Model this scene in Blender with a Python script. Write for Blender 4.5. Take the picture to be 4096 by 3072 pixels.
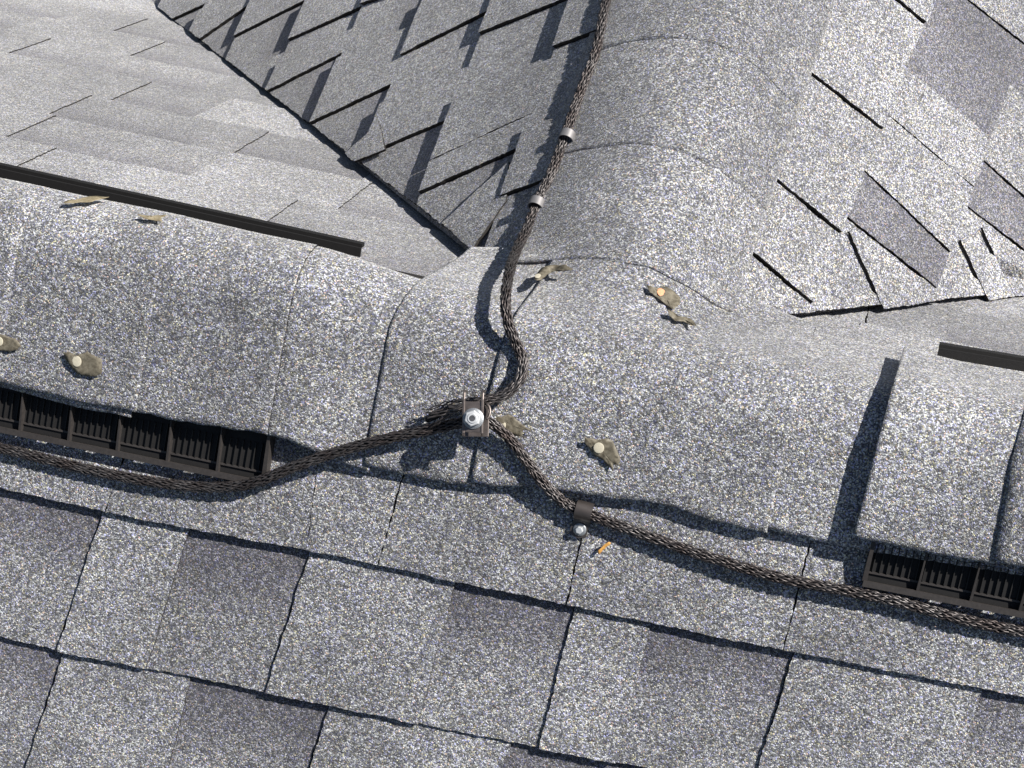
import bpy, bmesh, math, random
from mathutils import Vector, Matrix, noise
random.seed(7)
SC = bpy.context.scene
for o in list(bpy.data.objects): bpy.data.objects.remove(o)

# ---------------------------------------------------------------- camera
W, H_ = 4096.0, 3072.0
CP = Vector((0.21986, -0.8753, 1.41489)); YAW, EL, ROLL, FOC = -0.31594, 1.02513, -0.0493, 7533.5
T = 0.834                                     # roof pitch (10 in 12)
K = math.hypot(1, T)
_f = Vector((math.sin(YAW)*math.cos(EL), math.cos(YAW)*math.cos(EL), -math.sin(EL)))
_r = Vector((math.cos(YAW), -math.sin(YAW), 0)); _u = _r.cross(_f)
RT = _r*math.cos(ROLL) + _u*math.sin(ROLL); UP = -_r*math.sin(ROLL) + _u*math.cos(ROLL)
cd = bpy.data.cameras.new('camera'); cam = bpy.data.objects.new('camera', cd); SC.collection.objects.link(cam)
M = Matrix((RT, UP, -_f)).transposed().to_4x4(); M.translation = CP
cam.matrix_world = M; cd.sensor_width = 36; cd.lens = FOC/W*36; cd.clip_start = .05; cd.clip_end = 200
SC.camera = cam
# ---------------------------------------------------------------- light
SUN = Vector((.595, .165, .735)).normalized()     # towards the sun
sl = bpy.data.lights.new('sun', 'SUN'); sl.energy = 5.0; sl.angle = math.radians(.53); sl.color = (1, .978, .94)
so = bpy.data.objects.new('sun', sl); SC.collection.objects.link(so); so.rotation_euler = SUN.to_track_quat('Z', 'Y').to_euler(); so.location = (2, .6, 3)
w = bpy.data.worlds.new('World'); SC.world = w; w.use_nodes = True
wn = w.node_tree; sky = wn.nodes.new('ShaderNodeTexSky'); sky.sky_type = 'NISHITA'; sky.sun_disc = False
sky.sun_elevation = math.asin(SUN.z); sky.sun_rotation = math.atan2(SUN.x, SUN.y)
bg = wn.nodes['Background']; bg.inputs['Strength'].default_value = .05; wn.links.new(sky.outputs[0], bg.inputs['Color'])
SC.view_settings.view_transform = 'Standard'; SC.view_settings.look = 'None'; SC.view_settings.exposure = .44; SC.view_settings.gamma = 1

# ---------------------------------------------------------------- roof form
def smin(a, b, k):
    h = max(k-abs(a-b), 0)/k; return min(a, b)-h*h*k/4
def smax(a, b, k): return -smin(-a, -b, k)
def Hf(x, y):                                  # smooth skin over the two ridges and their meeting
    xs_ = x-.020*math.exp(-(x/.12)**2)
    m = smin(T*y, -T*y, .075); c = smin(T*xs_, -T*xs_, .14) - 2.2*max(-y, 0)
    return smax(m, c, .05)
def ray(u, v): return _f + RT*((u-W/2)/FOC) - UP*((v-H_/2)/FOC)
NP = {'F': Vector((0, -T, 1))/K, 'B': Vector((0, T, 1))/K, 'L': Vector((-T, 0, 1))/K, 'R': Vector((T, 0, 1))/K}
for k_ in NP: NP[k_] = {'F': Vector((0, -T, 1)), 'B': Vector((0, T, 1)), 'L': Vector((-T, 0, 1)), 'R': Vector((T, 0, 1))}[k_]/K
# outward normals of the planes z = T*y, -T*y, T*x, -T*x
def unp(u, v, pl, h=0.0):                       # point on a slope plane lifted by h
    n = NP[pl]; d = ray(u, v); return CP + d*((h-n.dot(CP))/n.dot(d))
def sc(P, pl):                                  # slope coordinates (along the course, down the slope)
    return {'F': (P.x, -P.y*K), 'B': (P.x, P.y*K), 'L': (P.y, -P.x*K), 'R': (P.y, P.x*K)}[pl]
def pos(a, s, pl, h=0.0):
    p = {'F': Vector((a, -s/K, -T*s/K)), 'B': Vector((a, s/K, -T*s/K)), 'L': Vector((-s/K, a, -T*s/K)), 'R': Vector((s/K, a, -T*s/K))}[pl]
    return p + NP[pl]*h
def hit(u, v, off=0.0):
    d = ray(u, v); a, b = (.25-CP.z)/d.z, (-2.2-CP.z)/d.z
    f = off if callable(off) else (lambda x, y: off)
    l = a; st = .01
    while l < b:
        P = CP+d*l
        if P.z < Hf(P.x, P.y)+f(P.x, P.y): break
        l += st
    lo, hi = l-st, l
    for i in range(24):
        mid = (lo+hi)/2; P = CP+d*mid
        if P.z < Hf(P.x, P.y)+f(P.x, P.y): hi = mid
        else: lo = mid
    return CP+d*hi
def Hn(x, y):
    e = .004
    return Vector((-(Hf(x+e, y)-Hf(x-e, y))/(2*e), -(Hf(x, y+e)-Hf(x, y-e))/(2*e), 1)).normalized()

# ---------------------------------------------------------------- materials
def nmat(name):
    m = bpy.data.materials.new(name); m.use_nodes = True; nt = m.node_tree
    return m, nt, nt.nodes['Principled BSDF']
def N(nt, t, **kw):
    n = nt.nodes.new(t)
    for k, v in kw.items():
        if k in n.inputs: n.inputs[k].default_value = v
        else: setattr(n, k, v)
    return n
def ramp(nt, pts, interp='LINEAR'):
    r = nt.nodes.new('ShaderNodeValToRGB'); r.color_ramp.interpolation = interp
    while len(r.color_ramp.elements) < len(pts): r.color_ramp.elements.new(.5)
    for e, (p, c) in zip(r.color_ramp.elements, pts):
        e.position = p; e.color = (*c, 1) if len(c) == 3 else c
    return r
def math_(nt, op, a, b=None, c=None):
    n = nt.nodes.new('ShaderNodeMath'); n.operation = op
    for i, v in enumerate((a, b, c)):
        if v is None: continue
        if isinstance(v, (int, float)): n.inputs[i].default_value = v
        else: nt.links.new(v, n.inputs[i])
    return n.outputs[0]
def mix(nt, typ, fac, a, b):
    n = nt.nodes.new('ShaderNodeMix'); n.data_type = 'RGBA'; n.blend_type = typ
    for i, v in ((0, fac), (6, a), (7, b)):
        if isinstance(v, (int, float)): n.inputs[i].default_value = v
        elif isinstance(v, tuple): n.inputs[i].default_value = v
        else: nt.links.new(v, n.inputs[i])
    return n.outputs[2]
def granule_material():
    m, nt, b = nmat('mineral_granules'); L = nt.links
    geo = N(nt, 'ShaderNodeNewGeometry'); P = geo.outputs['Position']
    v = N(nt, 'ShaderNodeTexVoronoi', Scale=860.0); v.feature = 'F1'; L.new(P, v.inputs['Vector'])
    sep = N(nt, 'ShaderNodeSeparateColor'); L.new(v.outputs['Color'], sep.inputs[0])
    g = ramp(nt, [(0, (.050, .050, .053)), (.28, (.105, .105, .11)), (.50, (.19, .188, .19)), (.70, (.32, .316, .31)), (.87, (.52, .515, .495)), (1, (.78, .77, .74))])
    n1 = N(nt, 'ShaderNodeTexNoise', Scale=5.0, Detail=3.0); L.new(P, n1.inputs['Vector'])
    n2 = N(nt, 'ShaderNodeTexNoise', Scale=38.0, Detail=3.0, Roughness=.65); L.new(P, n2.inputs['Vector'])
    n3 = N(nt, 'ShaderNodeTexNoise', Scale=190.0, Detail=2.0); L.new(P, n3.inputs['Vector'])
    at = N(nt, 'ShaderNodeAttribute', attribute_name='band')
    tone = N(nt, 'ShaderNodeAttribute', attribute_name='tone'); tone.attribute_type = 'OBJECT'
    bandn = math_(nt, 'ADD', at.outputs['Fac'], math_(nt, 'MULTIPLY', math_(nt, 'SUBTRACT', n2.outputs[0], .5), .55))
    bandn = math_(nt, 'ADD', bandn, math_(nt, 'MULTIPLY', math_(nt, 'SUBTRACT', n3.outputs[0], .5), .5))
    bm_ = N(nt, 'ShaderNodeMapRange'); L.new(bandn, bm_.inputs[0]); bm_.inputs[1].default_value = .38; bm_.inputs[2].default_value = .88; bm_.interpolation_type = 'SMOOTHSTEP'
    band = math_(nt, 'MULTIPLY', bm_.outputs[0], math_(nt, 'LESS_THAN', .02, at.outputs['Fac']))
    r = sep.outputs[0]
    sh = math_(nt, 'ADD', r, math_(nt, 'MULTIPLY', math_(nt, 'SUBTRACT', n1.outputs[0], .5), .55))
    sh = math_(nt, 'ADD', sh, math_(nt, 'MULTIPLY', math_(nt, 'SUBTRACT', n2.outputs[0], .5), .30))
    sh = math_(nt, 'ADD', sh, math_(nt, 'MULTIPLY', math_(nt, 'SUBTRACT', n3.outputs[0], .5), .50))
    sh = math_(nt, 'ADD', sh, tone.outputs['Fac'])
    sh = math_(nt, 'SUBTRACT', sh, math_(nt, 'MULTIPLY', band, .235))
    L.new(sh, g.inputs[0])
    tint = ramp(nt, [(0, (.68, .70, 1.28)), (.16, (.91, .91, 1.08)), (.35, (.95, 1.0, 1.01)), (.6, (.99, .98, .99)), (.80, (1.0, .96, .98)), (.92, (1.1, 1.06, .64)), (1, (1.25, .84, .76))])
    L.new(sep.outputs[1], tint.inputs[0])
    col = mix(nt, 'MULTIPLY', 1.0, g.outputs[0], tint.outputs[0])
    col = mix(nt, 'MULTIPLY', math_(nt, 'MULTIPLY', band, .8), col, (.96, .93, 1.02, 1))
    L.new(col, b.inputs['Base Color'])
    b.inputs['Roughness'].default_value = .62; b.inputs['Specular IOR Level'].default_value = .4; b.inputs['Sheen Weight'].default_value = .5; b.inputs['Sheen Roughness'].default_value = .45; b.inputs['Sheen Tint'].default_value = (1, .98, .95, 1)
    hgt = math_(nt, 'SUBTRACT', 1.0, math_(nt, 'MULTIPLY', v.outputs['Distance'], 1.0))
    hgt = math_(nt, 'ADD', hgt, math_(nt, 'MULTIPLY', sep.outputs[2], .5))
    bp = N(nt, 'ShaderNodeBump', Strength=.75, Distance=.0009); L.new(hgt, bp.inputs['Height'])
    bp2 = N(nt, 'ShaderNodeBump', Strength=.5, Distance=.004); L.new(n2.outputs[0], bp2.inputs['Height']); L.new(bp.outputs[0], bp2.inputs['Normal'])
    L.new(bp2.outputs[0], b.inputs['Normal'])
    return m
def asphalt_edge():
    m, nt, b = nmat('asphalt_core'); n = N(nt, 'ShaderNodeTexNoise', Scale=900.0)
    r = ramp(nt, [(.3, (.006, .006, .006)), (.75, (.035, .028, .022))]); nt.links.new(n.outputs[0], r.inputs[0]); nt.links.new(r.outputs[0], b.inputs['Base Color'])
    b.inputs['Roughness'].default_value = .9; return m
def plain(name, c, rough=.5, metal=0, var=.25, sc_=300., bump=.2, dist=.0003):
    m, nt, b = nmat(name); n = N(nt, 'ShaderNodeTexNoise', Scale=sc_, Detail=4.0)
    geo = N(nt, 'ShaderNodeNewGeometry'); nt.links.new(geo.outputs['Position'], n.inputs['Vector'])
    r = ramp(nt, [(.25, tuple(x*(1-var) for x in c)), (.75, tuple(min(1, x*(1+var)) for x in c))]); nt.links.new(n.outputs[0], r.inputs[0]); nt.links.new(r.outputs[0], b.inputs['Base Color'])
    b.inputs['Roughness'].default_value = rough; b.inputs['Metallic'].default_value = metal
    bp = N(nt, 'ShaderNodeBump', Strength=bump, Distance=dist); nt.links.new(n.outputs[0], bp.inputs['Height']); nt.links.new(bp.outputs[0], b.inputs['Normal'])
    return m
GR = granule_material(); AS = asphalt_edge()
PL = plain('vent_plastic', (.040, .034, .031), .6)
PF = plain('vent_plastic_shaded', (.009, .008, .0075), .7)  # darker copy of the plastic, shade among the fins put into the colour
PD = plain('deep_shade_black', (.008, .007, .007), .8)  # near-black, shade inside and under parts put into the colour
BR = plain('clamp_metal', (.185, .155, .14), .42, .75, .3, 120)
ST = plain('strap_metal', (.10, .085, .078), .45, .6, .2, 120)
RG = plain('ring_metal', (.27, .255, .25), .5, .5, .15, 120)
ZN = plain('bolt_steel', (.74, .74, .73), .5, .6, .1, 500, .3, .0002)
WA = plain('washer_steel', (.34, .35, .36), .5, .7, .12, 500, .3, .0002)
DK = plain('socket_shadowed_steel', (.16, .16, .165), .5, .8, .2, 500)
def cable_mat():
    m, nt, b = nmat('weathered_wire'); geo = N(nt, 'ShaderNodeNewGeometry'); n = N(nt, 'ShaderNodeTexNoise', Scale=60., Detail=3.)
    nt.links.new(geo.outputs['Position'], n.inputs['Vector'])
    r = ramp(nt, [(.25, (.07, .053, .048)), (.5, (.105, .092, .088)), (.78, (.17, .157, .152))]); nt.links.new(n.outputs[0], r.inputs[0])
    nt.links.new(r.outputs[0], b.inputs['Base Color']); b.inputs['Metallic'].default_value = .7; b.inputs['Roughness'].default_value = .42; return m
WR = cable_mat()
def wing_mat(name, c1, c2):
    m, nt, b = nmat(name); geo = N(nt, 'ShaderNodeNewGeometry'); n = N(nt, 'ShaderNodeTexNoise', Scale=300., Detail=5.)
    nt.links.new(geo.outputs['Position'], n.inputs['Vector'])
    r = ramp(nt, [(.3, c1), (.75, c2)]); nt.links.new(n.outputs[0], r.inputs[0]); nt.links.new(r.outputs[0], b.inputs['Base Color'])
    b.inputs['Roughness'].default_value = .5
    tr = N(nt, 'ShaderNodeBsdfTranslucent'); nt.links.new(r.outputs[0], tr.inputs['Color'])
    ms = N(nt, 'ShaderNodeMixShader'); ms.inputs[0].default_value = .5; nt.links.new(b.outputs[0], ms.inputs[1]); nt.links.new(tr.outputs[0], ms.inputs[2])
    bp = N(nt, 'ShaderNodeBump', Strength=.5, Distance=.0006); nt.links.new(n.outputs[0], bp.inputs['Height']); nt.links.new(bp.outputs[0], b.inputs['Normal'])
    nt.links.new(ms.outputs[0], nt.nodes['Material Output'].inputs[0]); return m
WG = wing_mat('papery_wing', (.20, .17, .12), (.46, .41, .31)); WG2 = wing_mat('straw_wing', (.40, .33, .20), (.62, .54, .38))
SD = plain('seed_cream', (.60, .54, .41), .55, 0, .12, 700); SO = plain('seed_orange', (.78, .36, .19), .45, 0, .2, 500); SY = plain('petal_yellow', (.70, .36, .09), .5, 0, .35, 260)

# ---------------------------------------------------------------- helpers
def link(o, parent=None):
    SC.collection.objects.link(o)
    if parent is not None: o.parent = parent
    return o
def from_bm(name, bm, mats, parent=None, smooth=False):
    me = bpy.data.meshes.new(name); bm.to_mesh(me); bm.free()
    for m in mats: me.materials.append(m)
    if smooth:
        for p in me.polygons: p.use_smooth = True
    o = bpy.data.objects.new(name, me); return link(o, parent)
def tag(o, label=None, cat=None, group=None, kind=None):
    for k, v in (('label', label), ('category', cat), ('group', group), ('kind', kind)):
        if v: o[k] = v
    return o
def thing(name, label, cat, loc=(0, 0, 0), group=None):
    o = bpy.data.objects.new(name, None); o.empty_display_size = .01; link(o); o.location = loc; return tag(o, label, cat, group)
def reloc(parent):                                   # bake the parent's place out of its children (all meshes are in world coordinates)
    for c in parent.children:
        c.matrix_parent_inverse = Matrix.Translation(-Vector(parent.location))
def clip(poly, n, d):                                # keep n.p <= d  (2-D)
    out = []
    for i in range(len(poly)):
        a, b = poly[i], poly[(i+1) % len(poly)]
        da, db = n[0]*a[0]+n[1]*a[1]-d, n[0]*b[0]+n[1]*b[1]-d
        if da <= 0: out.append(a)
        if (da < 0 < db) or (db < 0 < da):
            t = da/(da-db); out.append((a[0]+(b[0]-a[0])*t, a[1]+(b[1]-a[1])*t))
    return out
def rough_poly(poly, step=.0038, j=.00065, big=.0012):
    out = []
    for i in range(len(poly)):
        a, b = Vector(poly[i]), Vector(poly[(i+1) % len(poly)]); L = (b-a).length
        n = max(1, int(L/step)); nn = Vector((-(b-a).y, (b-a).x))/max(L, 1e-6)
        for k in range(n):
            p = a+(b-a)*(k/n); q = (p.x*31+11, p.y*31, i*2.3)
            jj = random.uniform(-j, j)+(noise.noise(Vector(q)))*big*(0 if k == 0 else 1)
            p = p+nn*jj; out.append((p.x, p.y))
    return out
def slab(name, pl, poly, s_butt, th, hb, hh, parent, bandtop=None, tone=0.0, length=.165, vis=.145, full=False):
    """one shingle: polygon in slope coordinates; hb / hh = height of its face at the butt / one length up the slope."""
    poly = rough_poly(poly)
    A = 0
    for i in range(len(poly)):
        x0, y0 = poly[i]; x1, y1 = poly[(i+1) % len(poly)]; A += x0*y1-x1*y0
    if A < 0: poly = poly[::-1]
    sb = s_butt if callable(s_butt) else (lambda a: s_butt)
    bm = bmesh.new(); lay = bm.verts.layers.float.new('band')
    def hgt(a, s): return hb+(hh-hb)*min(max((sb(a)-s)/length, -.1), 1.4)
    top, bot = [], []
    for a, s in poly:
        v = bm.verts.new(pos(a, s, pl, hgt(a, s)))
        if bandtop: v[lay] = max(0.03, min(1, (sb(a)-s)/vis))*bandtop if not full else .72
        top.append(v); bot.append(bm.verts.new(pos(a, s, pl, hgt(a, s)-th)))
    f = bm.faces.new(top); fb = bm.faces.new(bot[::-1]); n = len(top)
    for i in range(n):
        q = bm.faces.new((top[i], bot[i], bot[(i+1) % n], top[(i+1) % n])); q.material_index = 1
    bmesh.ops.triangulate(bm, faces=[f, fb])
    bmesh.ops.recalc_face_normals(bm, faces=bm.faces[:])
    o = from_bm(name, bm, [GR, AS], parent); o['tone'] = float(tone); return o
def grid_sheet(name, nu, nv, fn, th, mats, parent=None, band=None):
    """thick sheet from fn(u, v) -> (point, normal); rim in the second material"""
    bm = bmesh.new(); t_, b_ = [], []
    for i in range(nu+1):
        r1, r2 = [], []
        for j in range(nv+1):
            p, n = fn(i/nu, j/nv); r1.append(bm.verts.new(p)); r2.append(bm.verts.new(p-n*th))
        t_.append(r1); b_.append(r2)
    for i in range(nu):
        for j in range(nv):
            f = bm.faces.new((t_[i][j], t_[i+1][j], t_[i+1][j+1], t_[i][j+1])); f.smooth = True
            f = bm.faces.new((b_[i][j], b_[i][j+1], b_[i+1][j+1], b_[i+1][j])); f.smooth = True
    def side(a, b, c, d):
        f = bm.faces.new((a, b, c, d)); f.material_index = len(mats)-1
    for i in range(nu):
        side(t_[i][0], b_[i][0], b_[i+1][0], t_[i+1][0]); side(t_[i+1][nv], b_[i+1][nv], b_[i][nv], t_[i][nv])
    for j in range(nv):
        side(t_[0][j+1], b_[0][j+1], b_[0][j], t_[0][j]); side(t_[nu][j], b_[nu][j], b_[nu][j+1], t_[nu][j+1])
    bmesh.ops.recalc_face_normals(bm, faces=bm.faces[:])
    o = from_bm(name, bm, mats, parent); o['tone'] = 0.0; return o
def box(bm, c, ax, ay, az, hx, hy, hz, mi=0):
    vs = [bm.verts.new(c+ax*(hx*i)+ay*(hy*j)+az*(hz*k)) for i in (-1, 1) for j in (-1, 1) for k in (-1, 1)]
    for q in ((0, 1, 3, 2), (4, 6, 7, 5), (0, 4, 5, 1), (2, 3, 7, 6), (0, 2, 6, 4), (1, 5, 7, 3)):
        f = bm.faces.new([vs[i] for i in q]); f.material_index = mi
    return vs
def lerp_poly(pts, x):
    if x <= pts[0][0]: a, b = pts[0], pts[1]
    elif x >= pts[-1][0]: a, b = pts[-2], pts[-1]
    else:
        for i in range(len(pts)-1):
            if pts[i][0] <= x <= pts[i+1][0]: a, b = pts[i], pts[i+1]; break
    return a[1]+(b[1]-a[1])*(x-a[0])/(b[0]-a[0])

# ---------------------------------------------------------------- slopes: decks
def deck(name, pts, label=None):
    bm = bmesh.new(); f = bm.faces.new([bm.verts.new(p) for p in pts]); bmesh.ops.recalc_face_normals(bm, faces=[f])
    o = from_bm(name, bm, [GR]); o['tone'] = -.05; return tag(o, None, None, None, 'structure')
E_ = 3.0
front = deck('front_roof_slope', [pos(-E_, .03, 'F', -.003), pos(E_, .03, 'F', -.003), pos(E_, E_, 'F', -.003), pos(-E_, E_, 'F', -.003)])
v = .04
back = deck('back_roof_slope', [Vector((-E_, v, -T*v-.015)), Vector((E_, v, -T*v-.015)), Vector((E_, E_, -T*E_-.015)), Vector((-E_, E_, -T*E_-.015))])
crl = deck('cross_roof_left_slope', [Vector((-.04, .04, -T*.04-.003)), Vector((-.04, E_, -T*.04-.003)), Vector((-E_, E_, -T*E_-.003))])
crr = deck('cross_roof_right_slope', [Vector((.04, .04, -T*.04-.003)), Vector((E_, E_, -T*E_-.003)), Vector((.04, E_, -T*.04-.003))])
# skin of felt following the two ridges under the caps
def ridge_fn(u, v_):
    x = -1.6+3.2*u; y = -.07+.14*v_; return Vector((x, y, Hf(x, y)-.002)), Vector((0, 0, 1))
ridge = tag(grid_sheet('ridge_line', 160, 14, ridge_fn, .004, [AS]), None, None, None, 'structure')
def cross_fn(u, v_):
    y = .0+2.2*u; x = -.075+.15*v_; return Vector((x, y, Hf(x, y)-.001)), Vector((0, 0, 1))
cridge = tag(grid_sheet('cross_ridge_line', 80, 14, cross_fn, .004, [AS]), None, None, None, 'structure')

# ---------------------------------------------------------------- front slope courses
def px(pl, h, *pts): return [sc(unp(u, v_, pl, h), pl) for u, v_ in pts]
HB = .0065
lineA = px('F', HB, (0, 1928), (407, 2022), (760, 2092), (1238, 2180), (1350, 2203), (1820, 2303), (2300, 2403), (2780, 2505), (3180, 2585), (4096, 2762))
lineB = px('F', HB, (0, 2530), (246, 2586), (763, 2690), (1312, 2800), (1430, 2826), (2048, 2950), (2643, 3065))
fa = lambda x: lerp_poly(lineA, x); fb_ = lambda x: lerp_poly(lineB, x)
rowsF = [(lambda x: fa(x)-.145, fa), (fa, fb_), (fb_, lambda x: fb_(x)+.145)]
for k in range(1, 6): rowsF.append((lambda x, k=k: fb_(x)+.145*k, lambda x, k=k: fb_(x)+.145*(k+1)))
def jx(a, b): (x0, s0), (x1, s1) = px('F', .003, a, b); return (x0, s0, x1, s1)
def jat(j, s): x0, s0, x1, s1 = j; return x0+(x1-x0)*(s-s0)/(s1-s0)
J0 = [((459, 1937), (425, 2040), 'L', .0), ((1243, 2105), (1234, 2178), 'N', -.03), ((1586, 2000), (1521, 2233), 'L', .01), ((2330, 2130), (2272, 2395), 'L', -.02), ((3205, 2310), (3137, 2580), 'L', .02), ((3834, 2530), (3806, 2680), 'N', .01)]
J1 = [((407, 2039), (238, 2570), 'S', 0), ((757, 2105), (690, 2330), 'L', .02), ((1238, 2194), (1068, 2740), 'S', .0), ((1825, 2317), (1740, 2640), 'L', .0), ((2296, 2425), (2163, 2963), 'S', .0), ((2604, 2485), (2500, 2900), 'L', .02), ((3180, 2600), (3028, 3072), 'S', .03), ((3932, 2750), (3870, 2950), 'L', .0)]
J2 = [((246, 2610), (103, 3072), 'S', 0), ((763, 2695), (700, 2960), 'L', .0), ((1314, 2821), (1235, 3067), 'S', 0), ((2048, 2963), (2010, 3072), 'L', .0), ((2620, 3080), (2560, 3300), 'S', 0)]
after = {0: ('L', .0), 1: ('S', 0), 2: ('L', 0)}
def courses(pl, rows, rowjs, amin, amax, parent, clipf=None, gap=.0011, hb=HB, hrec=.0028, tilt=.0068, bandS=1.0, th=.0034, tj=.012):
    for ri, (ft, fbt) in enumerate(rows):
        js = rowjs[ri]                                  # list of (pos_at_top, pos_at_bottom, kind_of_piece_before, tone)
        seq = [(amin, amin, None, 0)]+js
        for k in range(len(seq)-1):
            (a0t, a0b, _, _), (a1t, a1b, kind, tone) = seq[k], seq[k+1]
            prevk = seq[k][2]; nextk = seq[k+2][2] if k+2 < len(seq) else None
            gl = -.0030 if (prevk in ('L', 'D') and kind in ('S', 'P')) else (0 if (prevk == 'S' and kind == 'L' and False) else gap/2)
            gr = .0 if ((kind in ('L', 'D') and nextk in ('S', 'P')) or kind == 'N') else gap/2
            if prevk == 'N': gl = -.0005
            a0m, a1m = (a0t+a0b)/2, (a1t+a1b)/2
            n = max(1, int(abs(a1m-a0m)/.06)); bt = []
            for q in range(n+1):
                a = a0b+gl+(a1b-gr-a0b-gl)*q/n; bt.append((a, fbt(a)))
            tp0, tp1 = a0t+gl, a1t-gr
            # extend the piece .022 under the course above
            ex = .022
            d0, d1 = (a0t-a0b)/.145*ex, (a1t-a1b)/.145*ex
            poly = bt+[(tp1+d1, ft(tp1)-ex), (tp0+d0, ft(tp0)-ex)]
            if clipf: poly = clipf(poly)
            if len(poly) < 3: continue
            rec = hrec if kind in ('S', 'P') else (hrec*.45 if kind == 'D' else 0)
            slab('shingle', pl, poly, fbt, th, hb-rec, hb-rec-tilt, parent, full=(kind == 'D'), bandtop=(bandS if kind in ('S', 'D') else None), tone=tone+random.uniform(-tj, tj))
def frontj(js, row, last):
    out = []
    ft, fbt = rowsF[row]
    for a, b, kind, tone in js:
        j = jx(a, b); xm = (j[0]+j[2])/2
        out.append((jat(j, ft(xm)), jat(j, fbt(xm)), kind, tone))
    x = out[-1][1]; kinds = 'SL' if out[-1][2] == 'L' else 'LS'; i = 0
    while x < 1.1:
        x += random.uniform(.11, .25); out.append((x+.0, x, kinds[i % 2], random.uniform(-.02, .02))); i += 1
    x = out[0][1]; pre = []; kinds = 'SL' if out[0][2] == 'L' else 'LS'; i = 0
    while x > -1.2:
        x -= random.uniform(.11, .25); pre.append([x, x, kinds[i % 2], random.uniform(-.02, .02)]); i += 1
    return [tuple(q) for q in pre[::-1]]+out
RJ = [frontj(J0, 0, 0), frontj(J1, 1, 0), frontj(J2, 2, 0)]
def randj(a0, a1, lo=.11, hi=.25):
    x = a0; out = []; i = random.randint(0, 1)
    while x < a1:
        x += random.uniform(lo, hi); out.append((x, x, 'LS'[i % 2], random.uniform(-.03, .03))); i += 1
    return out
for k in range(3, len(rowsF)): RJ.append(randj(-1.25, 1.1))
for r_ in RJ: r_[0] = (r_[0][0], r_[0][1], r_[0][2], r_[0][3])
RJ = [[(a, b, k, t+(.03 if k == 'L' else 0)) for a, b, k, t in r] for r in RJ]
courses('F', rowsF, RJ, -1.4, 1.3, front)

# ---------------------------------------------------------------- back slope courses
BB = [.10, .27, .40, .53, .66, .787, .915, 1.05, 1.19, 1.33, 1.47, 1.61, 1.75]
bj = {0: [-.549], 1: [-.70, -.487], 2: [-.5385, -.487], 3: [-.585], 4: [-.895, -.633], 5: [-.967], 6: [-.868], 7: [-1.02]}
def fixed(a0, a1, xs, kinds=None):
    out = []; x = a0; i = random.randint(0, 1)
    allx = []
    while x < min(xs)-.14: x += random.uniform(.12, .24); allx.append(x) if x < min(xs)-.07 else None
    allx += sorted(xs); x = max(xs)
    while x < a1: x += random.uniform(.12, .24); allx.append(x)
    for x in allx:
        out.append((x, x, 'LS'[i % 2], random.uniform(-.05, .05))); i += 1
    return out
rowsB = [((lambda x, a=BB[i]: a), (lambda x, a=BB[i+1]: a)) for i in range(len(BB)-1)]
RB = [fixed(-1.8, -.05, bj[i]) if i in bj else randj(-2.0, -.1) for i in range(len(rowsB))]
def clipBl(poly): return clip(poly, (1, -.0), .0)      # left of the cross ridge
courses('B', rowsB, RB, -2.1, .0, back, lambda p: clip(clip(p, (1, 1/K), .03), (1, 0), .02), hb=-.0040, hrec=.0016, tilt=.0038, bandS=1.0, tj=.085)
rowsB2 = rowsB[:8]
RB2 = []
for i in range(8):
    js = randj(.02, 1.6)
    if i == 0: js = [(.238, .238, 'L', .02), (.62, .62, 'L', 0), (1., 1., 'S', 0), (1.6, 1.6, 'L', 0)]
    if i == 1: js = [(.243, .243, 'L', .02), (.325, .325, 'L', .02), (.52, .52, 'S', -.02), (1., 1., 'L', 0), (1.6, 1.6, 'L', 0)]
    RB2.append(js)
courses('B', rowsB2, RB2, .02, 1.6, back, lambda p: clip(p, (-1, 1/K), .03), hb=-.0060, hrec=.0016, tilt=.0038, bandS=1.0, tj=.085)

# ---------------------------------------------------------------- cross roof, left slope
BL = [.03, .172, .311, .449, .583, .722, .872, 1.01, 1.15, 1.29, 1.43, 1.57]
rowsL = [((lambda y, a=BL[i]: a), (lambda y, a=BL[i+1]: a)) for i in range(len(BL)-1)]
# (y at the top, y at the bottom, kind below that joint, tone); a dark notch shows where a low piece meets a raised one
JL = {1: [(.277, .256, 'S', -.02), (.323, .300, 'L', .0), (.40, .39, 'L', .0), (.492, .487, 'P', .01), (.58, .58, 'L', 0), (.68, .68, 'S', 0)],
      2: [(.363, .349, 'S', -.03), (.44, .43, 'L', .02), (.527, .507, 'P', .02), (.60, .60, 'L', 0), (.66, .65, 'S', 0)],
      3: [(.463, .446, 'S', -.03), (.560, .552, 'L', .02), (.633, .645, 'S', 0), (.78, .78, 'L', 0)],
      4: [(.564, .545, 'S', -.03), (.605, .60, 'L', .01), (.644, .637, 'P', 0), (.72, .71, 'L', 0), (.80, .79, 'S', 0)],
      5: [(.62, .61, 'L', 0), (.716, .702, 'S', -.02), (.80, .79, 'L', 0), (.855, .85, 'S', 0)],
      6: [(.770, .721, 'S', -.02), (.807, .809, 'L', 0), (.95, .94, 'S', 0)],
      0: [(.222, .210, 'P', 0), (.30, .30, 'L', 0), (.416, .413, 'P', 0), (.5, .5, 'L', 0), (.7, .7, 'L', 0)]}
RL = []
for i in range(len(rowsL)):
    if i in JL:
        js = list(JL[i]); x = js[-1][1]; q = 1 if js[-1][2] == 'L' else 0
        while x < 1.9: x += random.uniform(.1, .2); js.append((x, x, 'LS'[q % 2], random.uniform(-.02, .02))); q += 1
    else: js = randj(.3, 1.9, .1, .2)
    RL.append(js)
VA = [(601, 0), (1069, 373), (1350, 589), (1692, 797), (1920, 1003)]
va = [sc(unp(u, v_, 'L', .004), 'L') for u, v_ in VA]     # (y, s) of the cut along the valley
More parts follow.
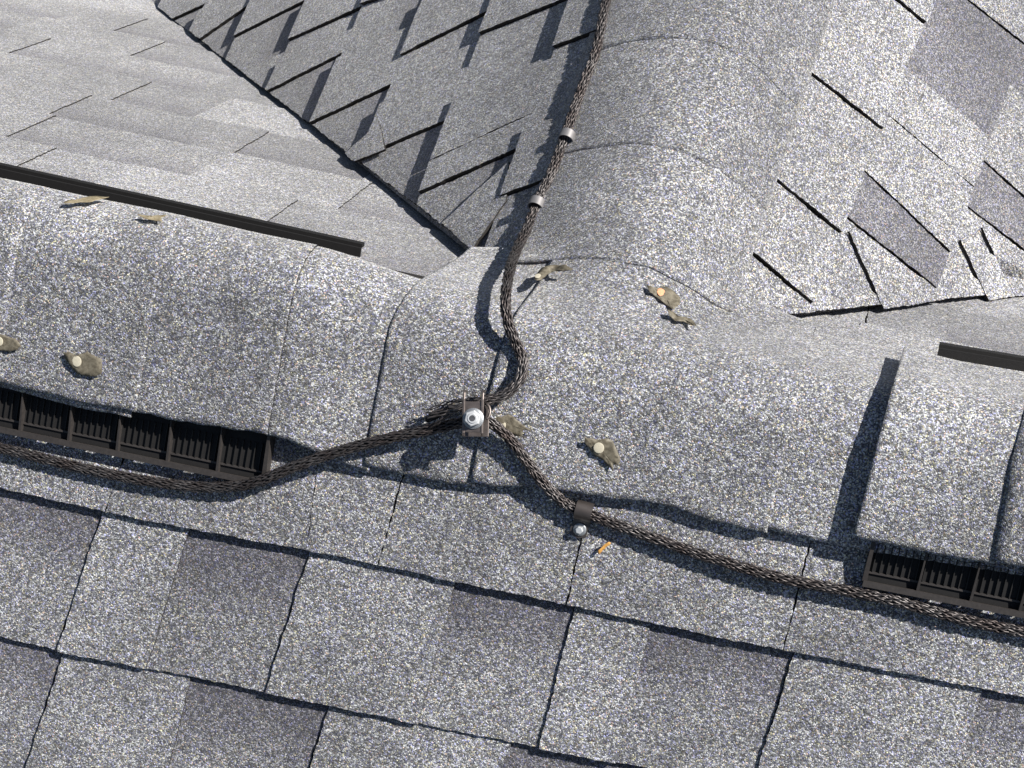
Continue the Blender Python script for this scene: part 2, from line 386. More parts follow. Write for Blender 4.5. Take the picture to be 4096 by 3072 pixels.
def cutL(poly):
    # valley cut line: fitted through the first and last points, y >= y0 + m (s - s0)
    (y0, s0), (y1, s1) = va[0], va[-1]; m = (y0-y1)/(s0-s1)
    return clip(clip(poly, (-1, m), -(y1-m*s1)), (0, -1), -.112)
courses('L', rowsL, RL, .0, 2.0, crl, cutL, gap=.0016, hb=.0100, hrec=.0040, tilt=.0048, bandS=.9, th=.005)

for tri, sb_ in ((((2052, 633), (1787, 886), (1905, 985), (2040, 790)), .311), (((1540, 487), (1402, 612), (1440, 642), (1560, 590)), .449)):
    slab('shingle', 'L', px('L', .010, *tri), sb_, .0028, .0118, .0070, crl)
# ---------------------------------------------------------------- cross roof, right slope
def rb(base): return lambda y: base+.15*(y-.38)
BR_ = [.03, .125, .265, .405, .545, .685, .825, .965]
rowsR = [(rb(BR_[i]), rb(BR_[i+1])) for i in range(len(BR_)-1)]
JR = {1: [(.203, .190, 'P', .02), (.245, .24, 'L', .03), (.298, .289, 'P', .04), (.37, .37, 'L', .03), (.444, .445, 'P', .02), (.52, .52, 'L', .03), (.62, .62, 'P', .02), (.75, .75, 'L', 0)],
      2: [(.255, .25, 'L', .03), (.316, .312, 'P', .02), (.383, .364, 'D', -.02), (.47, .465, 'L', .03), (.546, .543, 'N', .0), (.699, .707, 'D', -.02), (.80, .80, 'L', .03), (.95, .95, 'S', 0)],
      3: [(.36, .36, 'L', .03), (.441, .443, 'P', .03), (.513, .504, 'D', -.02), (.64, .64, 'L', .03), (.76, .76, 'S', 0)],
      0: [(.5, .5, 'L', 0)]}
RR = []
for i in range(len(rowsR)):
    js = list(JR.get(i, [(.1, .1, 'L', 0)])); x = js[-1][1]; q = 1 if js[-1][2] == 'L' else 0
    while x < 1.9: x += random.uniform(.1, .2); js.append((x, x, 'LS'[q % 2], random.uniform(-.02, .02))); q += 1
    RR.append(js)
vr = [sc(unp(u, v_, 'R', .004), 'R') for u, v_ in [(3076, 1257), (4096, 1161)]]
def cutR(poly):
    (y0, s0), (y1, s1) = vr; m = (y1-y0)/(s1-s0)
    return clip(clip(poly, (-1, m), -(y0-m*s0)), (0, -1), -.125)
courses('R', rowsR, RR, .0, 2.0, crr, cutR, gap=.0018, hb=.0112, hrec=.0036, tilt=.0048, bandS=.9, th=.005)
for tri, to in ((((3378, 905), (3512, 1219), (3738, 1186)), .03), (((3826, 940), (3934, 1184), (4170, 1156), (4120, 1090)), .0), (((3911, 892), (3992, 1080), (4160, 1130)), .0)):
    slab('shingle', 'R', px('R', .010, *tri), rb(.405) if tri[0][0] < 3500 else rb(.545),   .0030, .0124, .0076, crr, tone=to)

# ---------------------------------------------------------------- ridge caps
VH = .031                                            # the vents lift the caps this much (vertical)
XL, XR = -.262, .272
def lift(x):
    if x < XL: return VH
    if x < XL+.11:
        k = (x-XL)/.11; k = k*k*(3-2*k); return VH*(1-k)+.012*k
    return .012
def capsheet(jl, jr, fe, be, offL, offR, nu=26, nv=34, tone=0., liftf=lift, th=.0036, wav=.0006):
    """cap shingle between two plan curves jl, jr (lists (x,y) front -> back); fe, be: front / back y as functions of x"""
    def cx(j, v_): return j[0] if not isinstance(j[0], tuple) else lerp_poly(j, v_)
    def fn(u, v_):
        y = 0
        for it in range(4):
            x = cx(jl, y)*(1-u)+cx(jr, y)*u
            yf, yb = fe(x), be(x); y = yf+(yb-yf)*v_
        nz = noise.noise(Vector((x*60, v_*3, 7)))*.0011+random.uniform(-.0004, .0004)
        y = yf+(yb-yf)*v_
        if v_ == 0: y += nz
        if u in (0, 1): x += random.uniform(-.0004, .0004)
        z = Hf(x, y)+liftf(x)+(offL*(1-u)+offR*u)+noise.noise(Vector((x*11, y*14, 2)))*.0014
        return Vector((x, y, z)), Hn(x, y)
    o = grid_sheet('cap_shingle', nu, nv, fn, th, [GR, AS], ridge); o['tone'] = tone; return o
lf = lambda x, y: lift(x)
def yx(pts, off): return sorted([(P.x, P.y) for P in (hit(u, v_, off) for u, v_ in pts)])
fe_vent = yx([(0, 1528), (171, 1570), (354, 1612), (525, 1639), (696, 1677), (1111, 1742)], VH+.004)
be_vent = yx([(0, 712), (500, 815), (1000, 925), (1400, 1008)], VH+.002)
FEv = lambda x: lerp_poly(fe_vent, x); BEv = lambda x: lerp_poly(be_vent, x)
e_ = [hit(u, v_, VH+.004).x for u, v_ in ((100, 830), (668, 925), (1140, 1000))]
cuts = [-1.15, -.98, -.84, e_[0], e_[1], XL+.0]
for a, b in zip(cuts[:-1], cuts[1:]):
    r_ = .006 if b != XL else 0
    capsheet((a, a, a), (b+r_, b+r_, b+r_), FEv, BEv, .0020, .0026 if r_ else .003, tone=random.uniform(-.03, .0), liftf=lambda x: VH, nv=44)
# second ply peeping out below the first one
fe2 = yx([(0, 1546), (171, 1592), (354, 1640), (521, 1666)], VH-.001)
x2 = hit(524, 1656, VH).x
capsheet((-1.1,)*3, (x2,)*3, lambda x: lerp_poly(fe2, x), lambda x: -.05, -.0015, -.0015, liftf=lambda x: VH, nu=40, nv=12)
# from the vent's end to the first seam, and the broad caps of the junction
be_c = lambda x: .135 if x < -.1 else (.10 if x > .2 else .14)
bB = lambda x: min(BEv(x), .13)
fe3 = yx([(1111, 1744), (1160, 1800), (1300, 1846), (1451, 1885)], .012)
fe3[0] = (XL, FEv(XL))
s3 = [hit(u, v_, .014) for u, v_ in ((1452, 1870), (1560, 1310), (1730, 1092))]
s4 = [hit(u, v_, .014) for u, v_ in ((1884, 1912), (1948, 1600), (2012, 1380))]
YJ = lambda P: tuple(sorted((q.y, q.x) for q in P))
S3 = YJ(s3); S4 = YJ(s4); sh = lambda J, d: tuple((a, b+d) for a, b in J)
capsheet((XL-.001,)*3, sh(S3, .006), lambda x: lerp_poly(fe3, x), bB, .001, .000, nu=34, nv=40)
fe4 = yx([(1440, 1864), (1704, 1922), (1890, 1945), (1932, 1949)], .013)
capsheet(S3, sh(S4, .005), lambda x: lerp_poly(fe4, x), lambda x: .135, .0022, .001, nu=30, nv=44, tone=-.03)
fe5 = yx([(1870, 1925), (1960, 1955), (2141, 1948), (2209, 1963), (2268, 1972), (2340, 1986), (2443, 2003), (2550, 2008), (2666, 2032), (2860, 2097), (3054, 2138)], .013)
xs5 = hit(3068, 2130, .013).x
capsheet(S4, (xs5,)*3, lambda x: lerp_poly(fe5, x), lambda x: .14, .0045, .004, nu=70, nv=52, tone=.0)
fe6 = yx([(3060, 2118), (3248, 2160), (3474, 2205), (3700, 2240)], .013)
capsheet((xs5-.006, xs5, xs5), (.42, .42, .42), lambda x: lerp_poly(fe6, x), lambda x: .12, .0015, .001, nu=50, nv=44, tone=.02)
# right-hand vent caps
fe7 = yx([(3412, 2148), (3560, 2175), (3756, 2215), (3965, 2246), (4096, 2262)], VH+.004)
be7 = yx([(3740, 1418), (3900, 1455), (4096, 1488)], VH+.002)
FE7 = lambda x: lerp_poly(fe7, x); BE7 = lambda x: lerp_poly(be7, x)
c0 = [hit(u, v_, VH+.004) for u, v_ in ((3412, 2148), (3500, 1800), (3590, 1480))]
c1_ = [hit(u, v_, VH+.004) for u, v_ in ((3966, 2244), (4040, 1850), (4096, 1660))]
c0 = YJ(c0); c1_ = YJ(c1_)
capsheet(c0, sh(c1_, .006), FE7, BE7, .003, .0005, liftf=lambda x: VH, tone=.02, nu=30, nv=44)
capsheet(c1_, (.70,)*3, FE7, BE7, .0026, .002, liftf=lambda x: VH, tone=-.01, nu=24, nv=44)
capsheet((.695,)*3, (.95,)*3, FE7, BE7, .0045, .002, liftf=lambda x: VH, nu=20, nv=44)

# ---------------------------------------------------------------- caps of the cross ridge
cl = yx([(3240, 380), (3108, 690), (2990, 960)], .012)           # right edge (x, y)
def crosscap(y0, y1, off0, off1, tone=0., wl=.098, extra=0):
    def fn(u, v_):
        y = y0+(y1-y0)*u
        xr = .128+.045*(y-.3); xl = -wl
        if u == 0: y += noise.noise(Vector((v_*7, y0*9, 3)))*.003
        x = xl+(xr-xl)*v_
        if v_ in (0, 1): x += noise.noise(Vector((y*60, v_, 1)))*.0012+random.uniform(-.0004, .0004)
        z = Hf(x, y)+.0165+off0*(1-u)+off1*u+noise.noise(Vector((x*11, y*9, 5)))*.0015
        return Vector((x, y, z)), Hn(x, y)
    o = grid_sheet('cap_shingle', 30, 30, fn, .0014, [GR], cridge); o['tone'] = tone
ys = [.105, .245, .385, .525, .665, .80, .94, 1.08]
for i in range(len(ys)-1): crosscap(ys[i], ys[i+1]+.012, .0003 if i else .001, -.0002, tone=[-.02, -.09, -.11, -.06, -.0, 0, 0][i])

# ---------------------------------------------------------------- ridge vents
def vent(label, rail_px, ends_px, ribs_px, back_px, x_ends, right):
    t = thing('ridge_vent', label, 'ridge vent', (sum(x_ends)/2, 0, 0), 'dark ridge vents under the ridge caps')
    nF, nB = NP['F'], NP['B']; dF = Vector((0, -1, -T))/K; dB = Vector((0, 1, -T))/K; X = Vector((1, 0, 0))
    hr = .0145
    r0, r1 = [sc(unp(u, v_, 'F', hr), 'F') for u, v_ in rail_px]
    sl_ = (r1[1]-r0[1])/(r1[0]-r0[0]); rs = lambda x: r0[1]+sl_*(x-r0[0])
    a, b = x_ends
    rx = [sc(unp(u, v_, 'F', hr), 'F')[0] for u, v_ in ribs_px]
    step = abs(rx[1]-rx[0]) if len(rx) > 1 else .046
    x = rx[0]
    while x-step > a+.01: x -= step; rx.insert(0, x)
    x = rx[-1]
    while x+step < b-.01: x += step; rx.append(x)
    # outer rail: a top bar, a foot, and posts with small windows between them
    XV = (X - (dF*(-sl_))).normalized() if False else (X+dF*sl_).normalized()
    bm = bmesh.new(); mid = (a+b)/2; L = (b-a)/2
    box(bm, pos(mid, rs(mid), 'F', hr-.0012), XV, dF, nF, L, .0027, .0014)
    box(bm, pos(mid, rs(mid)-.031, 'F', .0078), XV, dF, nF, L-.001, .029, .0005, 1)  # dark sheet over the shingles, the vent's inner shade as colour
    box(bm, pos(mid, rs(mid)-.001, 'F', .0055), XV, dF, nF, L, .0012, .0034) if False else None
    hole = []
    for q in rx: hole += [q+step*.42, q+step*.97] if False else [q+step*.5]
    xs = [a]
    for q in hole:
        for c, wd in ((q, .0062), (q+step*.46, .0022)):
            if a+.004 < c-wd and c+wd < b-.004: xs += [c-wd, c+wd]
    xs.append(b)
    for i in range(0, len(xs)-1, 2):
        m_ = (xs[i]+xs[i+1])/2; box(bm, pos(m_, rs(m_)+.0012, 'F', .0085), XV, dF, nF, (xs[i+1]-xs[i])/2, .0011, .0040)
    box(bm, pos(mid, rs(mid)+.0014, 'F', .0022), XV, dF, nF, L, .0012, .0026)
    from_bm('outer_rail', bm, [PL, PD], t)
    # inner sill rail
    bm = bmesh.new(); box(bm, pos(mid, rs(mid)-.0098, 'F', .0092), XV, dF, nF, L, .0009, .0010); from_bm('inner_rail', bm, [PL], t)
    # ribs
    for i, q in enumerate(rx+[a+.0012, b-.0012]):
        end = i >= len(rx); bm = bmesh.new(); s1_, s0_ = rs(q)-.002, rs(q)-.052
        w0, w1 = (.0012, .0003) if not end else (.0022, .0012)
        pr = [(s1_, .0005, w0), (s1_, hr-.001, w0), (s0_, .0215, w1), (s0_, .0005, w1)]
        va_ = [bm.verts.new(pos(q-wd, s_, 'F', h_)) for s_, h_, wd in pr]; vb_ = [bm.verts.new(pos(q+wd, s_, 'F', h_)) for s_, h_, wd in pr]
        bm.faces.new(va_); bm.faces.new(vb_[::-1])
        for k in range(4): bm.faces.new((va_[k], vb_[k], vb_[(k+1) % 4], va_[(k+1) % 4]))
        bmesh.ops.recalc_face_normals(bm, faces=bm.faces[:])
        from_bm('end_plate' if end else 'rib', bm, [PL], t)
    # fine louvre fins, far thinner than a pixel
    bm = bmesh.new(); x = a+.006
    while x < b-.003:
        box(bm, pos(x, rs(x)-.0235, 'F', .0095), X, dF, nF, .00045, .0125, .0012); x += .0062
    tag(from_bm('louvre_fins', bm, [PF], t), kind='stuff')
    # added near-black wall under the caps, blocks off the interior
    bm = bmesh.new(); box(bm, pos(mid, rs(mid)-.060, 'F', .011), XV, dF, nF, L, .0015, .0115); from_bm('blocking_wall', bm, [PD], t)
    # rail on the far side of the ridge
    q0, q1 = [sc(unp(u, v_, 'B', .014), 'B') for u, v_ in back_px]
    s2 = (q1[1]-q0[1])/(q1[0]-q0[0]); ss = lambda x: q0[1]+s2*(x-q0[0])
    xa, xb = (a, q1[0]) if not right else (q0[0], b)
    XB = (X+dB*s2).normalized(); m_ = (xa+xb)/2
    bm = bmesh.new(); box(bm, pos(m_, ss(m_)-.004, 'B', .0132), XB, dB, nB, (xb-xa)/2, .0040, .0019)
    box(bm, pos(m_, ss(m_)-.0095, 'B', .0072), XB, dB, nB, (xb-xa)/2, .0012, .0045, 1)  # dark strip standing for the shadow below the rail
    bmesh.ops.recalc_face_normals(bm, faces=bm.faces[:])
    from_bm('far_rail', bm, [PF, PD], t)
    reloc(t); return t
vent('dark brown plastic ridge vent left of the cable junction', [(0, 1668), (1051, 1884)], None, [(82, 1684), (277, 1725), (471, 1764), (672, 1806), (872, 1847)], [(0, 668), (1444, 985)], (-1.1, sc(unp(1063, 1886, 'F', .0145), 'F')[0]), False)
vent('dark brown plastic ridge vent at the right edge of the frame', [(3460, 2280), (4096, 2405)], None, [(3680, 2323), (3893, 2365), (4090, 2404)], [(3740, 1382), (4096, 1442)], (sc(unp(3462, 2280, 'F', .011), 'F')[0], .95), True)

# ---------------------------------------------------------------- cables
def smooth_path(P, step=.002):
    pts = [P[0]+(P[0]-P[1])]+P+[P[-1]+(P[-1]-P[-2])]; out = []
    for i in range(1, len(pts)-2):
        p0, p1, p2, p3 = pts[i-1:i+3]; n = max(2, int((p2-p1).length/step))
        for k in range(n):
            t = k/n
            out.append(.5*((2*p1)+(p2-p0)*t+(2*p0-5*p1+4*p2-p3)*t*t+(3*p1-p0-3*p2+p3)*t**3))
    out.append(P[-1]); return out
def frames(C):
    T_ = [(C[min(i+1, len(C)-1)]-C[max(i-1, 0)]).normalized() for i in range(len(C))]
    n = T_[0].orthogonal().normalized(); out = []
    for t in T_:
        n = (n-t*n.dot(t)).normalized(); out.append((n, t.cross(n)))
    return out
def sweep(bm, C, r, ns=5, cap=True):
    F = frames(C); prev = None; rr = r if callable(r) else (lambda i: r)
    first = None
    for i, (c, (n, b)) in enumerate(zip(C, F)):
        ring = [bm.verts.new(c+(n*math.cos(2*math.pi*k/ns)+b*math.sin(2*math.pi*k/ns))*rr(i)) for k in range(ns)]
        if prev:
            for k in range(ns):
                f = bm.faces.new((prev[k], prev[(k+1) % ns], ring[(k+1) % ns], ring[k])); f.smooth = True
        else: first = ring
        prev = ring
    if cap: bm.faces.new(first[::-1]); bm.faces.new(prev)
def braid(name, px_pts, label, R=.0045, lay=.125, nst=10, flare=None):
    P = [hit(u, v_, lambda x, y, h=h: h/max(.55, Hn(x, y).z)) for u, v_, h in px_pts]
    C = smooth_path(P, .0019); F = frames(C); L = 0; S_ = [0]
    for i in range(1, len(C)): L += (C[i]-C[i-1]).length; S_.append(L)
    # random small strand irregularity
    bm = bmesh.new()
    sweep(bm, C[::2], lambda i: R*.62, 8)
    for f in bm.faces: f.material_index = 1
    fs = flare or (lambda s, L: 0)
    period = .0105
    for d in (1, -1):
        for k in range(nst):
            ja = random.uniform(-.08, .08); grp = k//2
            pts = []
            for i in range(len(C)):
                wob = .10*math.sin(S_[i]*90+k*1.7)
                cross = math.sin(2*math.pi*S_[i]/period + k*math.pi*.62 + (0 if d > 0 else math.pi))
                rad = R*(.88+.17*cross+(.02 if d > 0 else 0))
                a = d*2*math.pi*S_[i]/lay + 2*math.pi*k/nst + ja + wob + (0 if d > 0 else math.pi/nst)
                q = fs(S_[i], L)
                n, b = F[i]; off = Vector((0, 0, 0))
                if q > 0:
                    g_ = 2*math.pi*(grp*.618); off = (n*math.cos(g_)+b*math.sin(g_))*q*.009*(.6+.6*math.sin(grp*2.3))
                    rad *= (1-.25*q)
                pts.append(C[i]+off+(n*math.cos(a)+b*math.sin(a))*rad)
            if flare: pts = pts[:len(pts)-random.randint(0, 5)]
            sweep(bm, pts, .00070, 5, True)
    o = from_bm(name, bm, [WR, PD]); tag(o, label, 'cable'); return o
MAINC = [(-420, 1700, .011), (-200, 1748, .011), (0, 1792, .011), (150, 1828, .011), (350, 1878, .011), (600, 1926, .012), (800, 1948, .013), (950, 1944, .016), (1050, 1918, .02), (1200, 1858, .022), (1400, 1792, .024), (1600, 1742, .026), (1750, 1712, .026), (1850, 1690, .0265), (1930, 1682, .0265), (1985, 1706, .026), (2050, 1768, .022), (2110, 1850, .0185), (2180, 1940, .0155), (2260, 2012, .0125), (2340, 2050, .0105), (2500, 2112, .0105), (2800, 2216, .012), (3100, 2306, .013), (3400, 2366, .013), (3600, 2408, .012), (3850, 2478, .011), (4096, 2530, .010), (4500, 2625, .010)]
braid('lightning_cable', MAINC, 'brown braided metal cable running along below the ridge from left edge to right')
CROSSC = [(2560, -420, .012), (2480, -200, .012), (2425, 0, .018), (2402, 120, .018), (2375, 230, .018), (2332, 340, .018), (2285, 470, .018), (2250, 570, .017), (2210, 680, .019), (2165, 775, .016), (2135, 850, .015), (2100, 930, .020), (2062, 1010, .027), (2035, 1100, .036), (2022, 1200, .040), (2035, 1300, .032), (2072, 1390, .0205), (2092, 1450, .0200), (2080, 1515, .022), (2030, 1572, .026), (1960, 1600, .029), (1890, 1612, .031), (1800, 1640, .030), (1706, 1680, .028)]
braid('lightning_cable', CROSSC, 'braided metal cable climbing the cross ridge, its frayed end held in the bolted clamp', flare=lambda s, L: min(1, max(0, (s-(L-.050))/.050)))

# ---------------------------------------------------------------- hardware
def disc(bm, c, ax, r, h, ns=24, taper=1.0, mi=0):
    u = ax.orthogonal().normalized(); v_ = ax.cross(u)
    a = [bm.verts.new(c+(u*math.cos(2*math.pi*k/ns)+v_*math.sin(2*math.pi*k/ns))*r) for k in range(ns)]
    b = [bm.verts.new(c+ax*h+(u*math.cos(2*math.pi*k/ns)+v_*math.sin(2*math.pi*k/ns))*r*taper) for k in range(ns)]
    for k in range(ns): bm.faces.new((a[k], a[(k+1) % ns], b[(k+1) % ns], b[k]))
    bm.faces.new(a[::-1]); bm.faces.new(b); return a, b
def ring_profile(bm, c, ax, prof, ns=32, u0=None):
    u = u0 or ax.orthogonal().normalized(); v_ = ax.cross(u); prev = None
    for (r, h) in prof:
        ring = [bm.verts.new(c+ax*h+(u*math.cos(2*math.pi*k/ns)+v_*math.sin(2*math.pi*k/ns))*max(r, 1e-5)) for k in range(ns)]
        if prev:
            for k in range(ns):
                f = bm.faces.new((prev[k], prev[(k+1) % ns], ring[(k+1) % ns], ring[k])); f.smooth = True
        prev = ring
    bm.faces.new(prev)
def bevel_obj(o, wdt, seg=2):
    m = o.modifiers.new('bevel', 'BEVEL'); m.width = wdt; m.segments = seg; m.limit_method = 'ANGLE'
# bolted clamp: faces the camera side, standing over the cable crossing
cc = hit(1896, 1662, .0545)
toc = (CP-cc).normalized(); cz = (Vector((-.05, -.42, .80))).normalized(); cz = (cz*.55+toc*.45).normalized()
cxv = (RT*1.0-UP*.02); cxv = (cxv-cz*cxv.dot(cz)).normalized(); cy = cz.cross(cxv)
ct = thing('cable_clamp', 'brown bronze clamp with large silver hex bolt joining the two cables', 'clamp', cc)
def cpnt(x, y, z): return cc+cxv*x+cy*y+cz*z
bm = bmesh.new()
box(bm, cpnt(.0, -.0015, .007), cxv, cy, cz, .0082, .0135, .0012)
o = from_bm('top_plate', bm, [BR], ct); bevel_obj(o, .0006)
for s_ in (-1, 1):
    bm = bmesh.new(); pr = [(-.0185, .0050), (-.016, .0088), (.014, .0095), (.020, .0085), (.0225, .004), (.0225, -.006), (.0205, -.006), (.0200, .003), (.0175, .0060), (-.016, .0060), (-.0185, .002)]
    A_ = [bm.verts.new(cpnt(s_*.0082-.0011, y, z)) for y, z in pr]; B_ = [bm.verts.new(cpnt(s_*.0082+.0011, y, z)) for y, z in pr]
    bm.faces.new(A_); bm.faces.new(B_[::-1])
    for k in range(len(pr)): bm.faces.new((A_[k], B_[k], B_[(k+1) % len(pr)], A_[(k+1) % len(pr)]))
    bmesh.ops.recalc_face_normals(bm, faces=bm.faces[:])
    o = from_bm('side_flange', bm, [BR], ct); bevel_obj(o, .0004)
bm = bmesh.new(); box(bm, cpnt(.001, -.002, -.0085), cxv, cy, cz, .0115, .0165, .0012); o = from_bm('base_plate', bm, [BR], ct); bevel_obj(o, .0006)
bm = bmesh.new(); C_ = [cpnt(.0105+.0035*math.sin(a), .0035-.0065*math.cos(a)*1.0, -.002+.004*math.cos(a)*.3) for a in [math.pi*k/8 for k in range(9)]]
sweep(bm, C_, .0013, 8); from_bm('hook', bm, [BR], ct)
bc = cpnt(.0006, -.0030, .0084)
bo = None
bm = bmesh.new(); ring_profile(bm, bc, cz, [(.0092, 0), (.0094, .0006), (.0092, .0014), (.0076, .0023), (.0060, .0026)])
for f in bm.faces: f.smooth = False
bo = from_bm('bolt', bm, [WA], ct)
bm = bmesh.new(); ring_profile(bm, bc+cz*.0024, cz, [(.0074, 0), (.0074, .0046), (.0066, .0052)], 6, (cxv*.9+cy*.3).normalized())
for f in bm.faces: f.smooth = False
h_ = from_bm('hex_head', bm, [ZN], bo); bevel_obj(h_, .0004)
bm = bmesh.new(); ring_profile(bm, bc+cz*.0074, cz, [(.0046, -.0002), (.0047, .0005), (.0040, .0008), (.0030, .0006)], 28); from_bm('raised_ring', bm, [ZN], bo)
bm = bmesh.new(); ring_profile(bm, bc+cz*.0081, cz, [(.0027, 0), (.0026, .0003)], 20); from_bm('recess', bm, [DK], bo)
reloc(ct)
# strap clip with its screw, lower right cable
pc = hit(2336, 2046, .0105*1.3)
nF = NP['F']; dF = Vector((0, -1, -T))/K
pt_ = unp(2300, 2170, 'F', .004)
sdir = (unp(2312, 2150, 'F', 0)-unp(2336, 2050, 'F', 0)); sdir = (sdir-nF*sdir.dot(nF)).normalized(); wdir = nF.cross(sdir).normalized()
strap = thing('cable_clip', 'dark metal strap clip with silver hex screw holding the cable to the slope', 'clip', pc)
foot = unp(2336, 2046, 'F', 0); ch = (pc-foot).dot(nF)
base = pc-nF*ch
prof = []
for k in range(25):
    a = math.pi*(1.0-k/24.0)*1.0
    prof.append((-math.cos(math.pi-a)*.0083*-1 if False else math.cos(a)*.0086, max(.0068, ch-.001)+math.sin(a)*.0084))
prof = [(-.0083, .0065)]+prof+[(.0088, .0085), (.0115, .0078), (.0250, .0070)]
bm = bmesh.new(); A_, B_, C2, D2 = [], [], [], []
for i, (s_, h__) in enumerate(prof):
    wd = .0076 if i < len(prof)-1 else .0060
    for lst, sgn, dh in ((A_, -1, 0), (B_, 1, 0), (C2, -1, -.0011), (D2, 1, -.0011)):
        lst.append(bm.verts.new(base+sdir*(s_+(dh if i < 8 and False else 0))+wdir*(sgn*wd)+nF*(h__+dh)))
for i in range(len(prof)-1):
    for q in ((A_[i], A_[i+1], B_[i+1], B_[i]), (C2[i], D2[i], D2[i+1], C2[i+1]), (A_[i], C2[i], C2[i+1], A_[i+1]), (B_[i], B_[i+1], D2[i+1], D2[i])):
        f = bm.faces.new(q)
bm.faces.new((A_[0], B_[0], D2[0], C2[0])); bm.faces.new((A_[-1], C2[-1], D2[-1], B_[-1]))
bmesh.ops.recalc_face_normals(bm, faces=bm.faces[:])
from_bm('strap', bm, [ST], strap)
sp = unp(2319, 2118, 'F', .0085)
bm = bmesh.new(); disc(bm, sp-nF*.0018+sdir*.0006+wdir*-.0008, nF, .0078, .0010, 28); o = from_bm('tab', bm, [ST], strap)
bm = bmesh.new(); ring_profile(bm, sp-nF*.0006, nF, [(.0060, 0), (.0061, .0006), (.0056, .0012), (.0036, .0014)], 28); scw = from_bm('screw', bm, [WA], strap)
bm = bmesh.new(); ring_profile(bm, sp+nF*.0006, nF, [(.0036, 0), (.0036, .0034), (.0031, .0039)], 6)
for f in bm.faces: f.smooth = False
o = from_bm('hex_head', bm, [ZN], scw); bevel_obj(o, .0003)
reloc(strap)
# ring clips on the cross cable
def ring_clip(u, v_, u2, v2, h, label):
    c = hit(u, v_, h/.8); d = (hit(u2, v2, h/.8)-c).normalized(); up = Hn(c.x, c.y); up = (up-d*up.dot(d)).normalized(); sd = d.cross(up)
    t = thing('cable_ring', label, 'clip', c, 'ring clips on the cross ridge cable')
    bm = bmesh.new(); R1, R2, hw, ns = .0078, .0070, .0046, 40; rings = []
    for (r, q) in ((R1, -hw), (R1, hw), (R2, hw), (R2, -hw)):
        rings.append([bm.verts.new(c+d*q+(sd*math.cos(a)+up*math.sin(a))*r) for a in [math.radians(-62+304*k/ns) for k in range(ns+1)]])
    for a in range(4):
        A1, B1 = rings[a], rings[(a+1) % 4]
        for k in range(ns):
            f = bm.faces.new((A1[k], A1[k+1], B1[k+1], B1[k])); f.smooth = False
    bm.faces.new([r[0] for r in rings]); bm.faces.new([r[-1] for r in rings][::-1]); bmesh.ops.recalc_face_normals(bm, faces=bm.faces[:])
    from_bm('ring', bm, [RG], t)
    bm = bmesh.new(); box(bm, c-up*.0092+sd*.004, sd, d, up, .010, .0052, .0006); from_bm('tab', bm, [RG], t); reloc(t)
ring_clip(2268, 545, 2215, 680, .0178, 'upper grey metal ring clip round the cable on the cross ridge')
ring_clip(2146, 815, 2100, 930, .0160, 'lower grey metal ring clip round the cable on the cross ridge')

# ---------------------------------------------------------------- fallen seed wings
def capoff(x, y): return lift(x)+.006 if y < .13 else .014
def wing(pts, org, scl, off, h0, label, mat=WG, seed=None, seedmat=SD, curl=.004, name='winged_seed', cat='seed', dirc=(1, 0)):
    P2 = [(org[0]+a*scl, org[1]+b*scl) for a, b in pts]
    cu = sum(p[0] for p in P2)/len(P2); cv = sum(p[1] for p in P2)/len(P2); R_ = max(math.hypot(p[0]-cu, p[1]-cv) for p in P2)
    def place(u, v_):
        dd = ((u-cu)*dirc[0]+(v_-cv)*dirc[1])/R_; q = math.hypot(u-cu, v_-cv)/R_
        hh = h0+curl*(dd*dd)+curl*.35*math.sin(u*.09+v_*.07)
        return hit(u, v_, lambda x, y: off(x, y)+hh)
    bm = bmesh.new(); c = bm.verts.new(place(cu, cv)); rings = []
    for fr in (.35, .7, 1.0):
        ring = []
        for i in range(len(P2)):
            for k in range(3):
                a, b = P2[i], P2[(i+1) % len(P2)]; t = k/3; u = a[0]+(b[0]-a[0])*t; v_ = a[1]+(b[1]-a[1])*t
                u, v_ = cu+(u-cu)*fr+random.uniform(-1.2, 1.2), cv+(v_-cv)*fr+random.uniform(-1.2, 1.2); ring.append(bm.verts.new(place(u, v_)))
        rings.append(ring)
    n = len(rings[0])
    for k in range(n): f = bm.faces.new((c, rings[0][k], rings[0][(k+1) % n])); f.smooth = True
    for a, b in zip(rings[:-1], rings[1:]):
        for k in range(n): f = bm.faces.new((a[k], b[k], b[(k+1) % n], a[(k+1) % n])); f.smooth = True
    bmesh.ops.recalc_face_normals(bm, faces=bm.faces[:])
    c0 = place(cu, cv)
    if seed is None:
        o = from_bm(name, bm, [mat]); m = o.modifiers.new('thickness', 'SOLIDIFY'); m.thickness = .0004; return tag(o, label, cat)
    t = thing(name, label, cat, c0)
    o = from_bm('wing', bm, [mat], t); m = o.modifiers.new('thickness', 'SOLIDIFY'); m.thickness = .0004
    su, sv, sr, sq = org[0]+seed[0]*scl, org[1]+seed[1]*scl, seed[2]*scl, seed[3] if len(seed) > 3 else 1
    sc0 = place(su, sv); n_ = Hn(sc0.x, sc0.y); rr = sr/4300.
    bm = bmesh.new(); bmesh.ops.create_uvsphere(bm, u_segments=16, v_segments=10, radius=1)
    tocam = (CP-sc0).normalized(); a1 = (RT-n_*RT.dot(n_)).normalized(); b1 = n_.cross(a1)
    kk = 1/max(.35, abs(tocam.dot(n_)))
    for v2 in bm.verts:
        v2.co = sc0+n_*.0008+a1*(v2.co.x*rr)+b1*(v2.co.y*rr*sq*min(kk, 1.5))+n_*(v2.co.z*.00035)
    for f in bm.faces: f.smooth = True
    from_bm('seed', bm, [seedmat], t); reloc(t); return t
c5 = ((1350, 1000), 1400/2212); c4 = ((0, 1000), 1400/2212); c1 = ((0, 0), 1400/2212); one = ((0, 0), 1.0)
